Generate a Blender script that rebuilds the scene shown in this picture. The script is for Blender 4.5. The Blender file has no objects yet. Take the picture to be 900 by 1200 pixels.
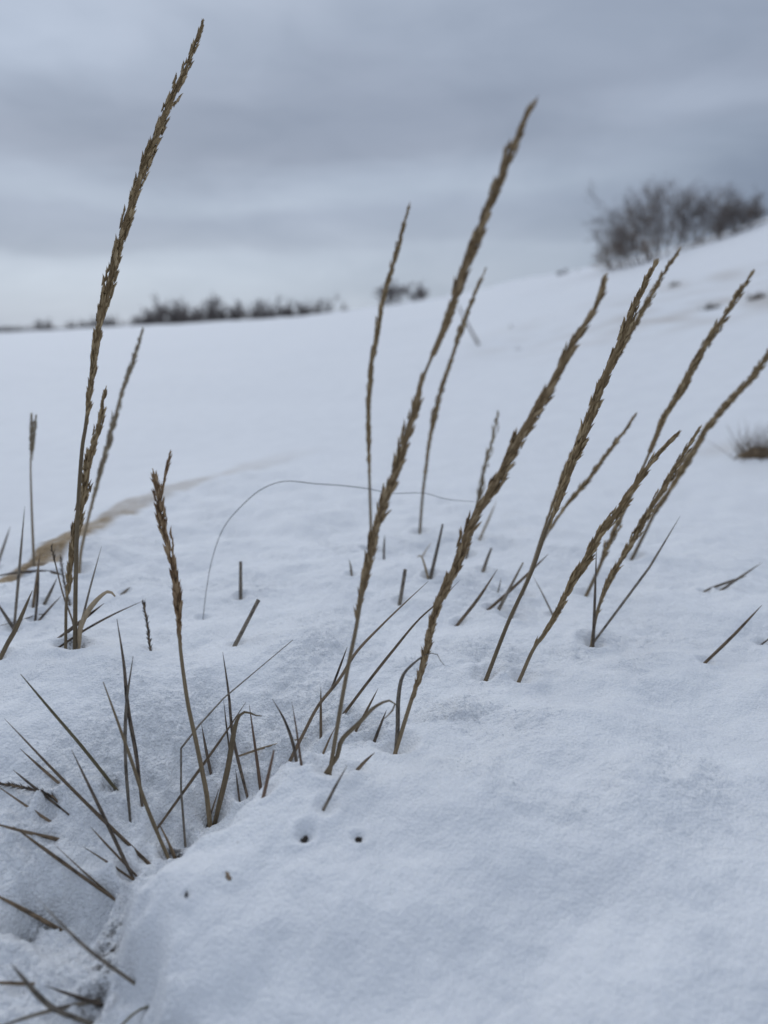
import bpy, math, random
import numpy as np
from mathutils import Vector

random.seed(7)
RNG = np.random.default_rng(7)
C = bpy.context.scene.collection
R = math.radians

# ------------------------------------------------------------------ camera model
CAM = np.array((0.0, 0.0, 0.27))
TILT = R(13.4)
FPX = 900.0                      # focal length in the 900x1200 frame of the photograph
FWD = np.array((0.0, math.cos(TILT), -math.sin(TILT)))
UP = np.array((0.0, math.sin(TILT), math.cos(TILT)))
RIGHT = np.array((1.0, 0.0, 0.0))

def ray(px, py):
    return FWD + RIGHT * ((px - 450) / FPX) + UP * ((600 - py) / FPX)

def on_plane(px, py, z=0.0):
    d = ray(px, py)
    return CAM + d * ((z - CAM[2]) / d[2])

# ------------------------------------------------------------------ numpy noise
def _hash(ix, iy, seed):
    h = (ix.astype(np.int64) * 374761393 + iy.astype(np.int64) * 668265263 + seed * 974634777) & 0xFFFFFFFF
    h = ((h ^ (h >> 13)) * 1274126177) & 0xFFFFFFFF
    h = ((h ^ (h >> 16)) * 2246822519) & 0xFFFFFFFF
    h = h ^ (h >> 15)
    return (h & 0xFFFFFF) / float(0xFFFFFF)

def vnoise(x, y, seed=0):
    c, s = math.cos(seed * 1.7 + .4), math.sin(seed * 1.7 + .4)      # each octave turned, so no grid shows
    x, y = x * c - y * s, x * s + y * c
    ix, iy = np.floor(x), np.floor(y)
    fx, fy = x - ix, y - iy
    ux = fx * fx * fx * (fx * (fx * 6 - 15) + 10)
    uy = fy * fy * fy * (fy * (fy * 6 - 15) + 10)
    def g(ax, ay):
        a = _hash(ix + ax, iy + ay, seed) * 2 * math.pi
        return np.cos(a) * (fx - ax) + np.sin(a) * (fy - ay)
    a, b, c_, d = g(0, 0), g(1, 0), g(0, 1), g(1, 1)
    return 1.5 * ((a * (1 - ux) + b * ux) * (1 - uy) + (c_ * (1 - ux) + d * ux) * uy)

def sstep(a, b, x):
    t = np.clip((x - a) / (b - a), 0, 1)
    return t * t * (3 - 2 * t)

def seg_dist(x, y, pts):
    """distance to a polyline, signed side (+ left of travel), and position along it 0..1"""
    best = np.full(x.shape, 1e9); side = np.zeros(x.shape); tt = np.zeros(x.shape)
    n = len(pts) - 1
    for i in range(n):
        ax, ay = pts[i][:2]; bx, by = pts[i + 1][:2]
        dx, dy = bx - ax, by - ay
        L2 = dx * dx + dy * dy
        t = np.clip(((x - ax) * dx + (y - ay) * dy) / L2, 0, 1)
        d = np.hypot(x - ax - t * dx, y - ay - t * dy)
        m = d < best
        best = np.where(m, d, best)
        side = np.where(m, np.sign(dx * (y - ay) - dy * (x - ax)), side)
        tt = np.where(m, (i + t) / n, tt)
    return best, side, tt

# ------------------------------------------------------------------ the snow surface z = height(x, y)
CREV = [on_plane(*p, -.022) for p in ((185, 1215), (150, 1150), (118, 1085), (130, 1035), (165, 1012), (205, 1000), (245, 962), (300, 928), (360, 900), (420, 893))]
CREV2 = [on_plane(*p, -.020) for p in ((130, 1000), (80, 995), (30, 1012), (-20, 1050))]
CREST = [on_plane(*p) for p in ((-120, 735), (0, 690), (60, 668), (120, 620), (200, 570), (260, 540), (320, 512), (390, 490))]
CREST.append(CREST[-1] + (CREST[-1] - CREST[-2]) * 1.5)
# skyline of the snowfield: azimuth (deg), elevation (deg), distance (m)
SKY_AZ = np.array([-180, -60, -35, -26.6, -20, -12.5, -8, -3.2, 4.4, 9, 14.9, 20, 26.6, 40, 70, 180.0])
SKY_EL = np.array([0.0, -0.4, -0.45, -0.35, 0.15, .62, .95, 1.45, 2.5, 3.5, 4.6, 5.6, 7.5, 9, 6, 0.0])
SKY_D = np.array([40, 46, 46, 46, 44, 40, 36, 30, 22, 18, 15, 13.5, 12.5, 12, 12, 40.0])
_az = np.linspace(-180, 180, 721)
_k = np.ones(9) / 9
_tel = np.convolve(np.pad(np.interp(_az, SKY_AZ, SKY_EL), 4, 'edge'), _k, 'valid')
_td = np.convolve(np.pad(np.interp(_az, SKY_AZ, SKY_D), 4, 'edge'), _k, 'valid')
DIPS = []

def height(x, y, fine=True, dips=True):
    x = np.asarray(x, float); y = np.asarray(y, float)
    d = np.hypot(x, y); az = np.degrees(np.arctan2(x, y))
    # far dune and field
    ds = np.interp(az, _az, _td); el = np.interp(az, _az, _tel)
    zs = CAM[2] + ds * np.tan(np.radians(el))
    t = d / ds
    base = -0.12
    rise = np.where(t < 1, np.clip(t, 0, 1) ** 1.25, 1 - 0.55 * sstep(1, 2.6, t))
    round_ = np.exp(-((t - 1) / .16) ** 2) * 0.02 * ds * .2
    zfar = base + (zs - base) * rise - round_
    zfar = zfar * (1 - sstep(60, 140, d)) - 1.2 * sstep(60, 160, d)
    zfar = zfar + 0.05 * sstep(2, 6, d) * vnoise(x * .45, y * .45, 3) + 0.025 * sstep(1.5, 5, d) * vnoise(x * 1.3, y * 1.3, 4)
    # the hummock that carries the grass, cut off by the crest on one side
    cd, cs, ct = seg_dist(x, y, CREST)
    sd = cd * cs                                     # + beyond the crest (far / left side)
    drop = sstep(-0.02, 0.42, sd)
    back = sstep(0.85, 2.3, y + 0.25 * x + 0.10 * vnoise(x * 2, y * 2, 9))
    redge = sstep(0.02, 0.40, (y - 0.80) * .45 + (x - .30) * .9) * sstep(.5, .8, y)
    k = (1 - drop) * (1 - .8 * back) * (1 - .75 * redge)
    near = 0.012 * np.exp(-((sd + .03) / .07) ** 2) * sstep(.5, .7, y)
    zn = 0.0 + near
    # lumps on the hummock
    zn = zn + 0.020 * np.exp(-(((x - .13) / .16) ** 2 + ((y - .36) / .13) ** 2))
    zn = zn + 0.012 * np.exp(-(((x + .20) / .10) ** 2 + ((y - .60) / .06) ** 2))
    zn = zn + 0.010 * np.exp(-(((x - .02) / .12) ** 2 + ((y - .78) / .08) ** 2))
    zn = zn - 0.010 * np.exp(-(((x - .05) / .05) ** 2 + ((y - .47) / .03) ** 2))
    zn = zn - .06 * np.clip((.50 - y) / .30, 0, 1.6) ** 1.5
    near_w = 1 - sstep(1.0, 3.0, d)
    zn = zn + 0.012 * vnoise(x * 7, y * 7, 11) + 0.0085 * vnoise(x * 15, y * 15, 12)
    z = zfar + (0.0 + zn - zfar) * k * (1 - sstep(2.5, 4.5, d))
    # hollow behind the crevice: steep on the near side, gentle on the far one
    def crevice(z, line, depth, back_w, front_w, seed):
        wob = 0.010 * vnoise(x * 26, y * 26, seed) + 0.004 * vnoise(x * 80, y * 80, seed + 1)
        dd, ss, tt = seg_dist(x, y, line)
        s = dd * ss + wob
        fade = sstep(0.0, .06, tt) * (1 - sstep(.72, 1.0, tt))
        prof = np.where(s > 0, np.exp(-(s / back_w) ** 2), np.exp(-(s / front_w) ** 2))
        lip = 0.17 * np.exp(-((s + .034) / .030) ** 2)
        return z - depth * fade * (prof - lip)
    if fine:
        z = crevice(z, CREV, 0.042, .085, .015, 21)
        z = crevice(z, CREV2, 0.022, .030, .008, 31)
        rough = rough_mask(x, y)
        w = near_w
        n1 = vnoise(x * 38, y * 38, 13); n2 = vnoise(x * 85, y * 85, 14); n3 = vnoise(x * 190, y * 190, 15)
        z = z + w * ((0.0022 + .0020 * rough) * n1 + (0.0009 + 0.0020 * rough) * n2 + (0.0005 + 0.0017 * rough) * n3)
        n4 = vnoise(x * 380, y * 380, 16)
        z = z + w * (0.00022 + .0012 * rough) * n4
    if dips and DIPS:
        for bx, by, r, a in DIPS:
            m = (np.abs(x - bx) < r * 4) & (np.abs(y - by) < r * 4)
            if m.any():
                q = np.hypot(x[m] - bx, y[m] - by) / r
                z[m] -= a * np.exp(-q * q) - .35 * a * np.exp(-((q - 1.9) / .6) ** 2)
    return z

def rough_mask(x, y):
    dd, ss, tt = seg_dist(x, y, CREV)
    s = dd * ss
    hollow = np.where(s > 0, np.exp(-(s / .12) ** 2), np.exp(-(s / .02) ** 2))
    n = vnoise(x * 11, y * 11, 41) * .6 + vnoise(x * 24, y * 24, 42) * .4
    patch = sstep(.02, .38, n) * sstep(.30, .42, y) * .32
    return np.clip(hollow * sstep(-.35, .25, n + .15) + patch, 0, 1)

_tm = np.concatenate([np.linspace(.12, 1.6, 1500), np.geomspace(1.602, 300, 1500)])
def hit(px, py):
    """camera depth at which the view ray through a pixel of the photograph meets the snow"""
    r = ray(px, py)
    P = CAM[None] + r[None] * _tm[:, None]
    below = P[:, 2] < height(P[:, 0], P[:, 1], dips=False)
    i = int(np.argmax(below)) if below.any() else len(_tm) - 1
    a, b = _tm[max(i - 1, 0)], _tm[i]
    for _ in range(14):
        m = (a + b) / 2
        p = CAM + r * m
        if p[2] < height(np.array([p[0]]), np.array([p[1]]), dips=False)[0]: b = m
        else: a = m
    return (a + b) / 2

def point(px, py, depth):
    return CAM + ray(px, py) * depth

# ------------------------------------------------------------------ node helpers
def mat(name):
    m = bpy.data.materials.new(name); m.use_nodes = True
    nt = m.node_tree
    return m, nt, nt.nodes['Principled BSDF']

def N(nt, kind, **kw):
    n = nt.nodes.new(kind)
    for k, v in kw.items(): setattr(n, k, v)
    return n

def math_node(nt, op, a, b=None, clamp=False):
    n = N(nt, 'ShaderNodeMath', operation=op, use_clamp=clamp)
    for i, v in enumerate((a, b)):
        if v is None: continue
        if isinstance(v, (int, float)): n.inputs[i].default_value = v
        else: nt.links.new(v, n.inputs[i])
    return n.outputs[0]

def ramp(nt, fac, stops, interp='LINEAR'):
    n = N(nt, 'ShaderNodeValToRGB')
    n.color_ramp.interpolation = interp
    el = n.color_ramp.elements
    while len(el) < len(stops): el.new(.5)
    for e, (p, c) in zip(el, stops):
        e.position = p
        e.color = (*c, 1) if len(c) == 3 else c
    nt.links.new(fac, n.inputs[0])
    return n.outputs[0]

def mix(nt, fac, a, b, mode='MIX'):
    n = N(nt, 'ShaderNodeMix', data_type='RGBA', blend_type=mode)
    for s, v in ((n.inputs['Factor'], fac), (n.inputs['A'] if False else n.inputs[6], a), (n.inputs[7], b)):
        if isinstance(v, (int, float)): s.default_value = v
        elif isinstance(v, tuple): s.default_value = (*v, 1)
        else: nt.links.new(v, s)
    return n.outputs[2]

def noise(nt, vec, scale, detail=2, rough=.5, dist=0.0):
    n = N(nt, 'ShaderNodeTexNoise')
    n.inputs['Scale'].default_value = scale; n.inputs['Detail'].default_value = detail
    n.inputs['Roughness'].default_value = rough; n.inputs['Distortion'].default_value = dist
    if vec is not None: nt.links.new(vec, n.inputs['Vector'])
    return n.outputs['Fac']

# ------------------------------------------------------------------ materials
def snow_material():
    m, nt, b = mat('snow')
    tc = N(nt, 'ShaderNodeTexCoord'); obj = tc.outputs['Object']
    sand = N(nt, 'ShaderNodeAttribute', attribute_name='sand').outputs['Fac']
    dirt = N(nt, 'ShaderNodeAttribute', attribute_name='dirt').outputs['Fac']
    rgh = N(nt, 'ShaderNodeAttribute', attribute_name='rough').outputs['Fac']
    fl = N(nt, 'ShaderNodeAttribute', attribute_name='fleck').outputs['Fac']
    # thin sand dusting in the snow, ragged
    n1 = noise(nt, obj, 55, 5, .65)
    sm = math_node(nt, 'MULTIPLY', sand, math_node(nt, 'ADD', math_node(nt, 'MULTIPLY', n1, 1.6), .2), True)
    sandcol = ramp(nt, noise(nt, obj, 300, 3), [(.3, (.23, .155, .08)), (.7, (.38, .275, .155))])
    big = noise(nt, obj, 14, 4, .6)
    grain = noise(nt, obj, 420, 3, .6)
    snowc = ramp(nt, big, [(.3, (.85, .86, .875)), (.7, (.91, .92, .93))])
    snowc = mix(nt, 1.0, snowc, ramp(nt, grain, [(.3, (.91, .915, .92)), (.65, (1, 1, 1))]), 'MULTIPLY')
    col = mix(nt, sm, snowc, sandcol)
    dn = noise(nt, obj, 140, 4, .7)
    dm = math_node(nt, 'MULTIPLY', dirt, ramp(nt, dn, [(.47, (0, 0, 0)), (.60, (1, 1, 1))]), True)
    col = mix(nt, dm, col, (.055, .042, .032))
    # sparse flecks of blown sand
    v = N(nt, 'ShaderNodeTexVoronoi'); v.inputs['Scale'].default_value = 130; nt.links.new(obj, v.inputs['Vector'])
    fm = math_node(nt, 'MULTIPLY', math_node(nt, 'LESS_THAN', v.outputs['Distance'], .13), math_node(nt, 'GREATER_THAN', noise(nt, obj, 30, 2), .68))
    fm = math_node(nt, 'MULTIPLY', fm, fl)
    col = mix(nt, math_node(nt, 'MULTIPLY', fm, .22), col, (.16, .12, .09))
    nt.links.new(col, b.inputs['Base Color'])
    b.inputs['Roughness'].default_value = .55
    b.inputs['Specular IOR Level'].default_value = .35
    b.inputs['IOR'].default_value = 1.31
    b.inputs['Subsurface Weight'].default_value = .2
    b.inputs['Subsurface Radius'].default_value = (1.0, 1.0, 1.1)
    b.inputs['Subsurface Scale'].default_value = .002
    # granular crystals
    g1 = noise(nt, obj, 900, 2, .6)
    vv = N(nt, 'ShaderNodeTexVoronoi'); vv.inputs['Scale'].default_value = 520; nt.links.new(obj, vv.inputs['Vector'])
    hsum = math_node(nt, 'ADD', math_node(nt, 'MULTIPLY', g1, .5), math_node(nt, 'MULTIPLY', vv.outputs['Distance'], -.9))
    bm = N(nt, 'ShaderNodeBump'); bm.inputs['Distance'].default_value = .002
    st = math_node(nt, 'ADD', .45, math_node(nt, 'MULTIPLY', rgh, .45))
    nt.links.new(st, bm.inputs['Strength'])
    nt.links.new(hsum, bm.inputs['Height']); nt.links.new(bm.outputs[0], b.inputs['Normal'])
    return m

def fibre_material(name, a, bcol, dark, mottle):
    m, nt, b = mat(name)
    al = N(nt, 'ShaderNodeAttribute', attribute_name='along').outputs['Fac']
    ar = N(nt, 'ShaderNodeAttribute', attribute_name='around').outputs['Fac']
    oi = N(nt, 'ShaderNodeObjectInfo').outputs['Random']
    cb = N(nt, 'ShaderNodeCombineXYZ')
    nt.links.new(math_node(nt, 'MULTIPLY', ar, 9.0), cb.inputs[0])
    nt.links.new(math_node(nt, 'MULTIPLY', al, 28.0), cb.inputs[1])
    nt.links.new(math_node(nt, 'MULTIPLY', oi, 60.0), cb.inputs[2])
    fib = noise(nt, cb.outputs[0], 1.6, 4, .6)
    col = ramp(nt, fib, [(.32, a), (.68, bcol)])
    cb2 = N(nt, 'ShaderNodeCombineXYZ')
    nt.links.new(math_node(nt, 'MULTIPLY', ar, 2.0), cb2.inputs[0])
    nt.links.new(math_node(nt, 'MULTIPLY', al, 150.0), cb2.inputs[1])
    nt.links.new(math_node(nt, 'MULTIPLY', oi, 90.0), cb2.inputs[2])
    mo = noise(nt, cb2.outputs[0], 1.2, 3, .6)
    mk = ramp(nt, mo, [(.50, (0, 0, 0)), (.62, (1, 1, 1))])
    col = mix(nt, math_node(nt, 'MULTIPLY', mk, mottle), col, dark)
    hs = N(nt, 'ShaderNodeHueSaturation')
    nt.links.new(math_node(nt, 'ADD', .78, math_node(nt, 'MULTIPLY', oi, .5)), hs.inputs['Value'])
    nt.links.new(col, hs.inputs['Color'])
    nt.links.new(hs.outputs[0], b.inputs['Base Color'])
    b.inputs['Roughness'].default_value = .6
    b.inputs['Specular IOR Level'].default_value = .3
    bp = N(nt, 'ShaderNodeBump'); bp.inputs['Strength'].default_value = .35; bp.inputs['Distance'].default_value = .0006
    nt.links.new(fib, bp.inputs['Height']); nt.links.new(bp.outputs[0], b.inputs['Normal'])
    return m

def seed_material(name, lo, mid, hi):
    m, nt, b = mat(name)
    ri = N(nt, 'ShaderNodeNewGeometry').outputs['Random Per Island']
    tip = N(nt, 'ShaderNodeAttribute', attribute_name='along').outputs['Fac']
    col = ramp(nt, ri, [(0, lo), (.45, mid), (1, hi)])
    col = mix(nt, 1.0, col, ramp(nt, tip, [(0, (.75, .72, .68)), (.6, (1, 1, 1)), (1, (1.0, .93, .82))]), 'MULTIPLY')
    nt.links.new(col, b.inputs['Base Color'])
    b.inputs['Roughness'].default_value = .65
    b.inputs['Specular IOR Level'].default_value = .25
    return m

def plain_material(name, a, bcol, scale):
    m, nt, b = mat(name)
    tc = N(nt, 'ShaderNodeTexCoord').outputs['Object']
    nt.links.new(ramp(nt, noise(nt, tc, scale, 3), [(.35, a), (.65, bcol)]), b.inputs['Base Color'])
    b.inputs['Roughness'].default_value = .85
    return m

def ice_material():
    m, nt, b = mat('ice_grain')
    ri = N(nt, 'ShaderNodeNewGeometry').outputs['Random Per Island']
    nt.links.new(ramp(nt, ri, [(0, (.82, .835, .85)), (1, (.95, .955, .96))]), b.inputs['Base Color'])
    b.inputs['Roughness'].default_value = .25; b.inputs['IOR'].default_value = 1.31
    tr = N(nt, 'ShaderNodeBsdfTranslucent'); tr.inputs[0].default_value = (.95, .96, .97, 1)     # light passes through the small grains
    mx = N(nt, 'ShaderNodeMixShader'); mx.inputs[0].default_value = .65
    nt.links.new(b.outputs[0], mx.inputs[1]); nt.links.new(tr.outputs[0], mx.inputs[2])
    nt.links.new(mx.outputs[0], nt.nodes['Material Output'].inputs[0])
    return m

M = {
    'ice': ice_material(),
    'snow': snow_material(),
    'straw': fibre_material('dry_straw', (.13, .095, .055), (.26, .195, .115), (.05, .035, .025), .25),
    'tan': fibre_material('tan_leaf', (.26, .19, .115), (.42, .33, .22), (.07, .05, .035), .25),
    'brown': fibre_material('brown_leaf', (.14, .098, .06), (.28, .20, .125), (.035, .026, .019), .65),
    'red': fibre_material('reddish_leaf', (.13, .078, .05), (.23, .15, .10), (.05, .028, .02), .3),
    'grey': fibre_material('grey_leaf', (.15, .123, .093), (.29, .245, .19), (.035, .028, .024), .7),
    'dark': fibre_material('dark_leaf', (.085, .064, .046), (.20, .152, .11), (.022, .017, .014), .85),
    'olive': fibre_material('olive_leaf', (.10, .08, .038), (.19, .155, .085), (.03, .024, .016), .3),
    'hair': fibre_material('filament', (.018, .014, .011), (.04, .032, .026), (.02, .018, .016), .3),
    'seed': seed_material('seed_husks', (.16, .108, .054), (.29, .205, .108), (.46, .35, .205)),
    'seed_red': seed_material('russet_husks', (.17, .112, .058), (.29, .205, .112), (.44, .33, .20)),
    'seed_russet': seed_material('ragged_husks', (.145, .085, .045), (.26, .165, .09), (.42, .295, .175)),
    'seed_pale': seed_material('pale_husks', (.22, .175, .115), (.34, .275, .19), (.46, .39, .28)),
    'seed_dark': seed_material('dark_husks', (.045, .036, .03), (.085, .067, .055), (.16, .13, .10)),
    'twig': plain_material('bare_twigs', (.14, .118, .108), (.25, .215, .19), 3),
    'twig_far': plain_material('far_twigs', (.14, .12, .112), (.23, .20, .185), 1),
    'rust': plain_material('rusty_twigs', (.17, .115, .08), (.27, .195, .135), 3),
    'pellet': plain_material('dark_seed', (.02, .016, .013), (.06, .045, .035), 600),
    'flake': plain_material('tan_flake', (.20, .14, .09), (.32, .24, .16), 400),
    'sandclump': plain_material('sandy_root_clump', (.15, .10, .055), (.26, .185, .105), 30),
}

# ------------------------------------------------------------------ mesh building
class MB:
    def __init__(s): s.v = []; s.f = []; s.al = []; s.ar = []
    def build(s, name, material, parent=None, origin=None):
        o_ = np.array(origin if origin is not None else (0, 0, 0), float)
        me = bpy.data.meshes.new(name)
        me.from_pydata([tuple(np.asarray(p) - o_) for p in s.v], [], s.f)
        for nm, data in (('along', s.al), ('around', s.ar)):
            a = me.attributes.new(nm, 'FLOAT', 'POINT'); a.data.foreach_set('value', np.array(data, np.float32))
        me.polygons.foreach_set('use_smooth', [True] * len(me.polygons))
        me.materials.append(M[material])
        ob = bpy.data.objects.new(name, me); C.objects.link(ob)
        if parent: ob.parent = parent
        elif origin is not None: ob.location = tuple(o_)
        return ob

def catmull(P, n):
    P = np.asarray(P, float)
    if len(P) == 2: P = np.array([P[0], (P[0] + P[1]) / 2, P[1]])
    seg = np.concatenate([[0], np.cumsum(np.maximum(np.linalg.norm(np.diff(P, axis=0), axis=1), 1e-6) ** .5)])
    Q = np.vstack([2 * P[0] - P[1], P, 2 * P[-1] - P[-2]])
    T = np.concatenate([[-(seg[1])], seg, [2 * seg[-1] - seg[-2]]])
    # even arc-length sampling
    ts = np.linspace(0, seg[-1], n * 6)
    out = []
    for t in ts:
        i = min(max(int(np.searchsorted(seg, t, 'right')) - 1, 0), len(P) - 2)
        t0, t1, t2, t3 = T[i:i + 4]; p0, p1, p2, p3 = Q[i:i + 4]
        a1 = (t1 - t) / (t1 - t0) * p0 + (t - t0) / (t1 - t0) * p1
        a2 = (t2 - t) / (t2 - t1) * p1 + (t - t1) / (t2 - t1) * p2
        a3 = (t3 - t) / (t3 - t2) * p2 + (t - t2) / (t3 - t2) * p3
        b1 = (t2 - t) / (t2 - t0) * a1 + (t - t0) / (t2 - t0) * a2
        b2 = (t3 - t) / (t3 - t1) * a2 + (t - t1) / (t3 - t1) * a3
        out.append((t2 - t) / (t2 - t1) * b1 + (t - t1) / (t2 - t1) * b2)
    out = np.array(out)
    s = np.concatenate([[0], np.cumsum(np.linalg.norm(np.diff(out, axis=0), axis=1))])
    u = np.linspace(0, s[-1], n)
    return np.stack([np.interp(u, s, out[:, k]) for k in range(3)], 1)

def polyline(P, n):
    P = np.asarray(P, float)
    s = np.concatenate([[0], np.cumsum(np.linalg.norm(np.diff(P, axis=0), axis=1))])
    u = np.unique(np.concatenate([np.linspace(0, s[-1], n), s]))
    return np.stack([np.interp(u, s, P[:, k]) for k in range(3)], 1)

def frames(P, twist=0.0):
    T = np.gradient(P, axis=0); T /= np.linalg.norm(T, axis=1)[:, None] + 1e-12
    a = np.array((0, -1.0, .2)); u = a - T[0] * a.dot(T[0]); u /= np.linalg.norm(u)
    U = [u]
    for i in range(1, len(P)):
        u = U[-1] - T[i] * U[-1].dot(T[i]); u /= np.linalg.norm(u); U.append(u)
    U = np.array(U); V = np.cross(T, U)
    if twist:
        ang = np.linspace(0, twist, len(P))[:, None]
        U, V = U * np.cos(ang) + V * np.sin(ang), V * np.cos(ang) - U * np.sin(ang)
    return T, U, V

def tube(mb, P, W, flat=1.0, sides=8, groove=0.0, twist=0.0, roll=0.0, cap=True, hollow=False):
    """a tube along P with half width W; flat < 1 squashes it to a blade, groove folds its face in"""
    T, U, V = frames(P, twist)
    if roll:
        U, V = U * math.cos(roll) + V * math.sin(roll), V * math.cos(roll) - U * math.sin(roll)
    s = np.concatenate([[0], np.cumsum(np.linalg.norm(np.diff(P, axis=0), axis=1))])
    W = np.broadcast_to(np.asarray(W, float), (len(P),))
    b0 = len(mb.v)
    for i in range(len(P)):
        for j in range(sides):
            a = 2 * math.pi * j / sides
            r = W[i]; ca, sa = math.cos(a), math.sin(a)
            off = V[i] * (r * ca) + U[i] * (r * flat * sa)
            if groove and sa > .5: off = off - U[i] * (r * groove)
            mb.v.append(P[i] + off); mb.al.append(s[i]); mb.ar.append(abs(j / sides * 2 - 1))
    for i in range(len(P) - 1):
        for j in range(sides):
            k = (j + 1) % sides
            mb.f.append((b0 + i * sides + j, b0 + i * sides + k, b0 + (i + 1) * sides + k, b0 + (i + 1) * sides + j))
    L = b0 + (len(P) - 1) * sides
    if hollow:
        c1 = len(mb.v)
        for dep, rr in ((0.0, .68), (-2.2, .6)):
            for j in range(sides):
                q = mb.v[L + j] - P[-1]
                mb.v.append(P[-1] + q * rr + T[-1] * W[-1] * dep); mb.al.append(s[-1]); mb.ar.append(.5)
        for j in range(sides):
            k = (j + 1) % sides
            mb.f.append((L + j, L + k, c1 + k, c1 + j))
            mb.f.append((c1 + j, c1 + k, c1 + sides + k, c1 + sides + j))
        mb.f.append(tuple(c1 + sides + j for j in range(sides)))
    elif cap:
        mb.f.append(tuple(L + j for j in range(sides)))
    if cap: mb.f.append(tuple(b0 + j for j in reversed(range(sides))))

def husk(mb, p, dirv, side, L, w):
    """one pointed husk, a slim four sided spindle"""
    n = np.cross(dirv, side)
    b0 = len(mb.v)
    mb.v.append(p); mb.al.append(0); mb.ar.append(.5)
    bow = n * (w * .5)
    for t, r in ((.22, .8), (.5, 1.0), (.78, .5)):
        c = p + dirv * (L * t) + bow * math.sin(t * 3.14)
        for a in range(4):
            an = a * math.pi / 2
            mb.v.append(c + side * (w * .5 * r * math.cos(an)) + n * (w * .38 * r * math.sin(an))); mb.al.append(t); mb.ar.append(a / 4)
    mb.v.append(p + dirv * L); mb.al.append(1); mb.ar.append(.5)
    for a in range(4):
        k = (a + 1) % 4
        mb.f.append((b0, b0 + 1 + k, b0 + 1 + a))
        for q in range(2):
            mb.f.append((b0 + 1 + q * 4 + a, b0 + 1 + q * 4 + k, b0 + 5 + q * 4 + k, b0 + 5 + q * 4 + a))
        mb.f.append((b0 + 9 + a, b0 + 9 + k, b0 + 13))

def unit(v): return v / (np.linalg.norm(v) + 1e-12)

def seed_head(mb, P, Rmax, loose=0.0, hl=.0085, rng=None, shape='spike', dens=1.0):
    """overlapping husks on short branches pressed to the axis P (resampled, base to tip)"""
    s = np.concatenate([[0], np.cumsum(np.linalg.norm(np.diff(P, axis=0), axis=1))])
    L = s[-1]
    T, U, V = frames(P)
    def at(u):
        return tuple(np.array([np.interp(u, s, A[:, k]) for k in range(3)]) for A in (P, T, U, V))
    def rad(t):
        env = min(1, .18 + t * 2.6) * min(1, ((1 - t) * 4.8) ** .7 + .12)
        return Rmax * env
    step = .0034 / dens
    n = int(L / step); ph = rng.random() * 6
    lump = rng.random(int(L / .019) + 3)
    for i in range(n):
        u0 = i * step + rng.normal() * .0015
        t0 = min(max(u0 / L, 0), 1)
        ph += 2.4 + rng.normal() * .35
        blen = (.016 + .016 * rng.random()) * (1 - .55 * t0) * (1 + loose)
        lu = np.interp(u0, np.arange(len(lump)) * .019, lump)
        amp = (.66 + .50 * lu) * (1 + loose * .5 * rng.random())
        if loose and rng.random() < loose * .35: continue
        k = max(2, int(blen / .0025 * min(1.2, dens)))
        swirl = rng.normal() * .5
        for q in range(k):
            f = (q + rng.random() * .6) / k
            u = u0 + f * blen
            if u > L * .995: break
            p, tt, uu, vv = at(u)
            a = ph + swirl * f + rng.normal() * .28
            out = uu * math.cos(a) + vv * math.sin(a)
            r = rad(u / L) * amp * (.10 + .52 * min(1, f * 1.5)) * (.7 + .4 * rng.random())
            tiltv = .04 + .11 * rng.random() + loose * .10 * rng.random()
            if rng.random() < .035: tiltv += .16
            dv = unit(tt + out * tiltv + np.cross(tt, out) * rng.normal() * .08)
            hs = hl * (.75 + .45 * rng.random()) * (1 - .25 * u / L)
            side = unit(np.cross(dv, out) + out * rng.normal() * .3)
            husk(mb, p + out * r, dv, side, hs, min(.0019, hs * .19) * (Rmax / .0042) ** .5)
            if rng.random() < .6:
                dv2 = unit(dv + side * (.10 + .08 * rng.random()))
                husk(mb, p + out * (r * .85) + side * .0004, dv2, side, hs * .9, hs * .15)
    # terminal husks
    p, tt, uu, vv = at(L * .985)
    for a in (0, 2.1, 4.2):
        out = uu * math.cos(a) + vv * math.sin(a)
        husk(mb, p, unit(tt + out * .06), unit(np.cross(tt, out)), hl * .9, hl * .14)

def tag(o, label=None, cat=None, group=None, kind=None):
    for k, v in (('label', label), ('category', cat), ('group', group), ('kind', kind)):
        if v: o[k] = v
    return o

def empty(name, loc):
    o = bpy.data.objects.new(name, None); o.empty_display_size = .02
    C.objects.link(o); o.location = tuple(loc)
    return o

def lift(path, lean=0.0, base_depth=None, lie=False, bow=0.0):
    """pixels of the photograph (base first) -> points standing on the snow; lean = how far the tip comes toward (-) or goes away from (+) the viewer, in metres"""
    d0 = hit(*path[0]) if base_depth is None else base_depth
    acc = [0]
    for a, b in zip(path, path[1:]): acc.append(acc[-1] + math.hypot(b[0] - a[0], b[1] - a[1]))
    G = [hit(px, py) if py > 395 else 1e9 for px, py in path]
    ts = [s / acc[-1] for s in acc]
    if not lie:
        for _ in range(60):                       # lean a straight blade toward the viewer until it clears the snow
            if all(d0 + lean * t + bow * math.sin(math.pi * t) <= g - .003 for t, g in zip(ts[1:], G[1:])): break
            lean -= .004
    out = []
    for (px, py), t, g in zip(path, ts, G):
        d = g - .003 * t if lie else min(d0 + lean * t + bow * math.sin(math.pi * t), g + .02)
        out.append(point(px, py, d))
    return np.array(out), d0

STALK_GROUP = 'seed stalks standing in the snow'
BLADE_GROUP = 'dry grass blades poking out of the snow'

def sink(P, depth=.014):
    d = unit(P[0] - P[1])
    if d[2] > -.35: d = unit(d + np.array((0, 0, -.6)))
    return np.vstack([P[0] + d * depth, P])

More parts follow.
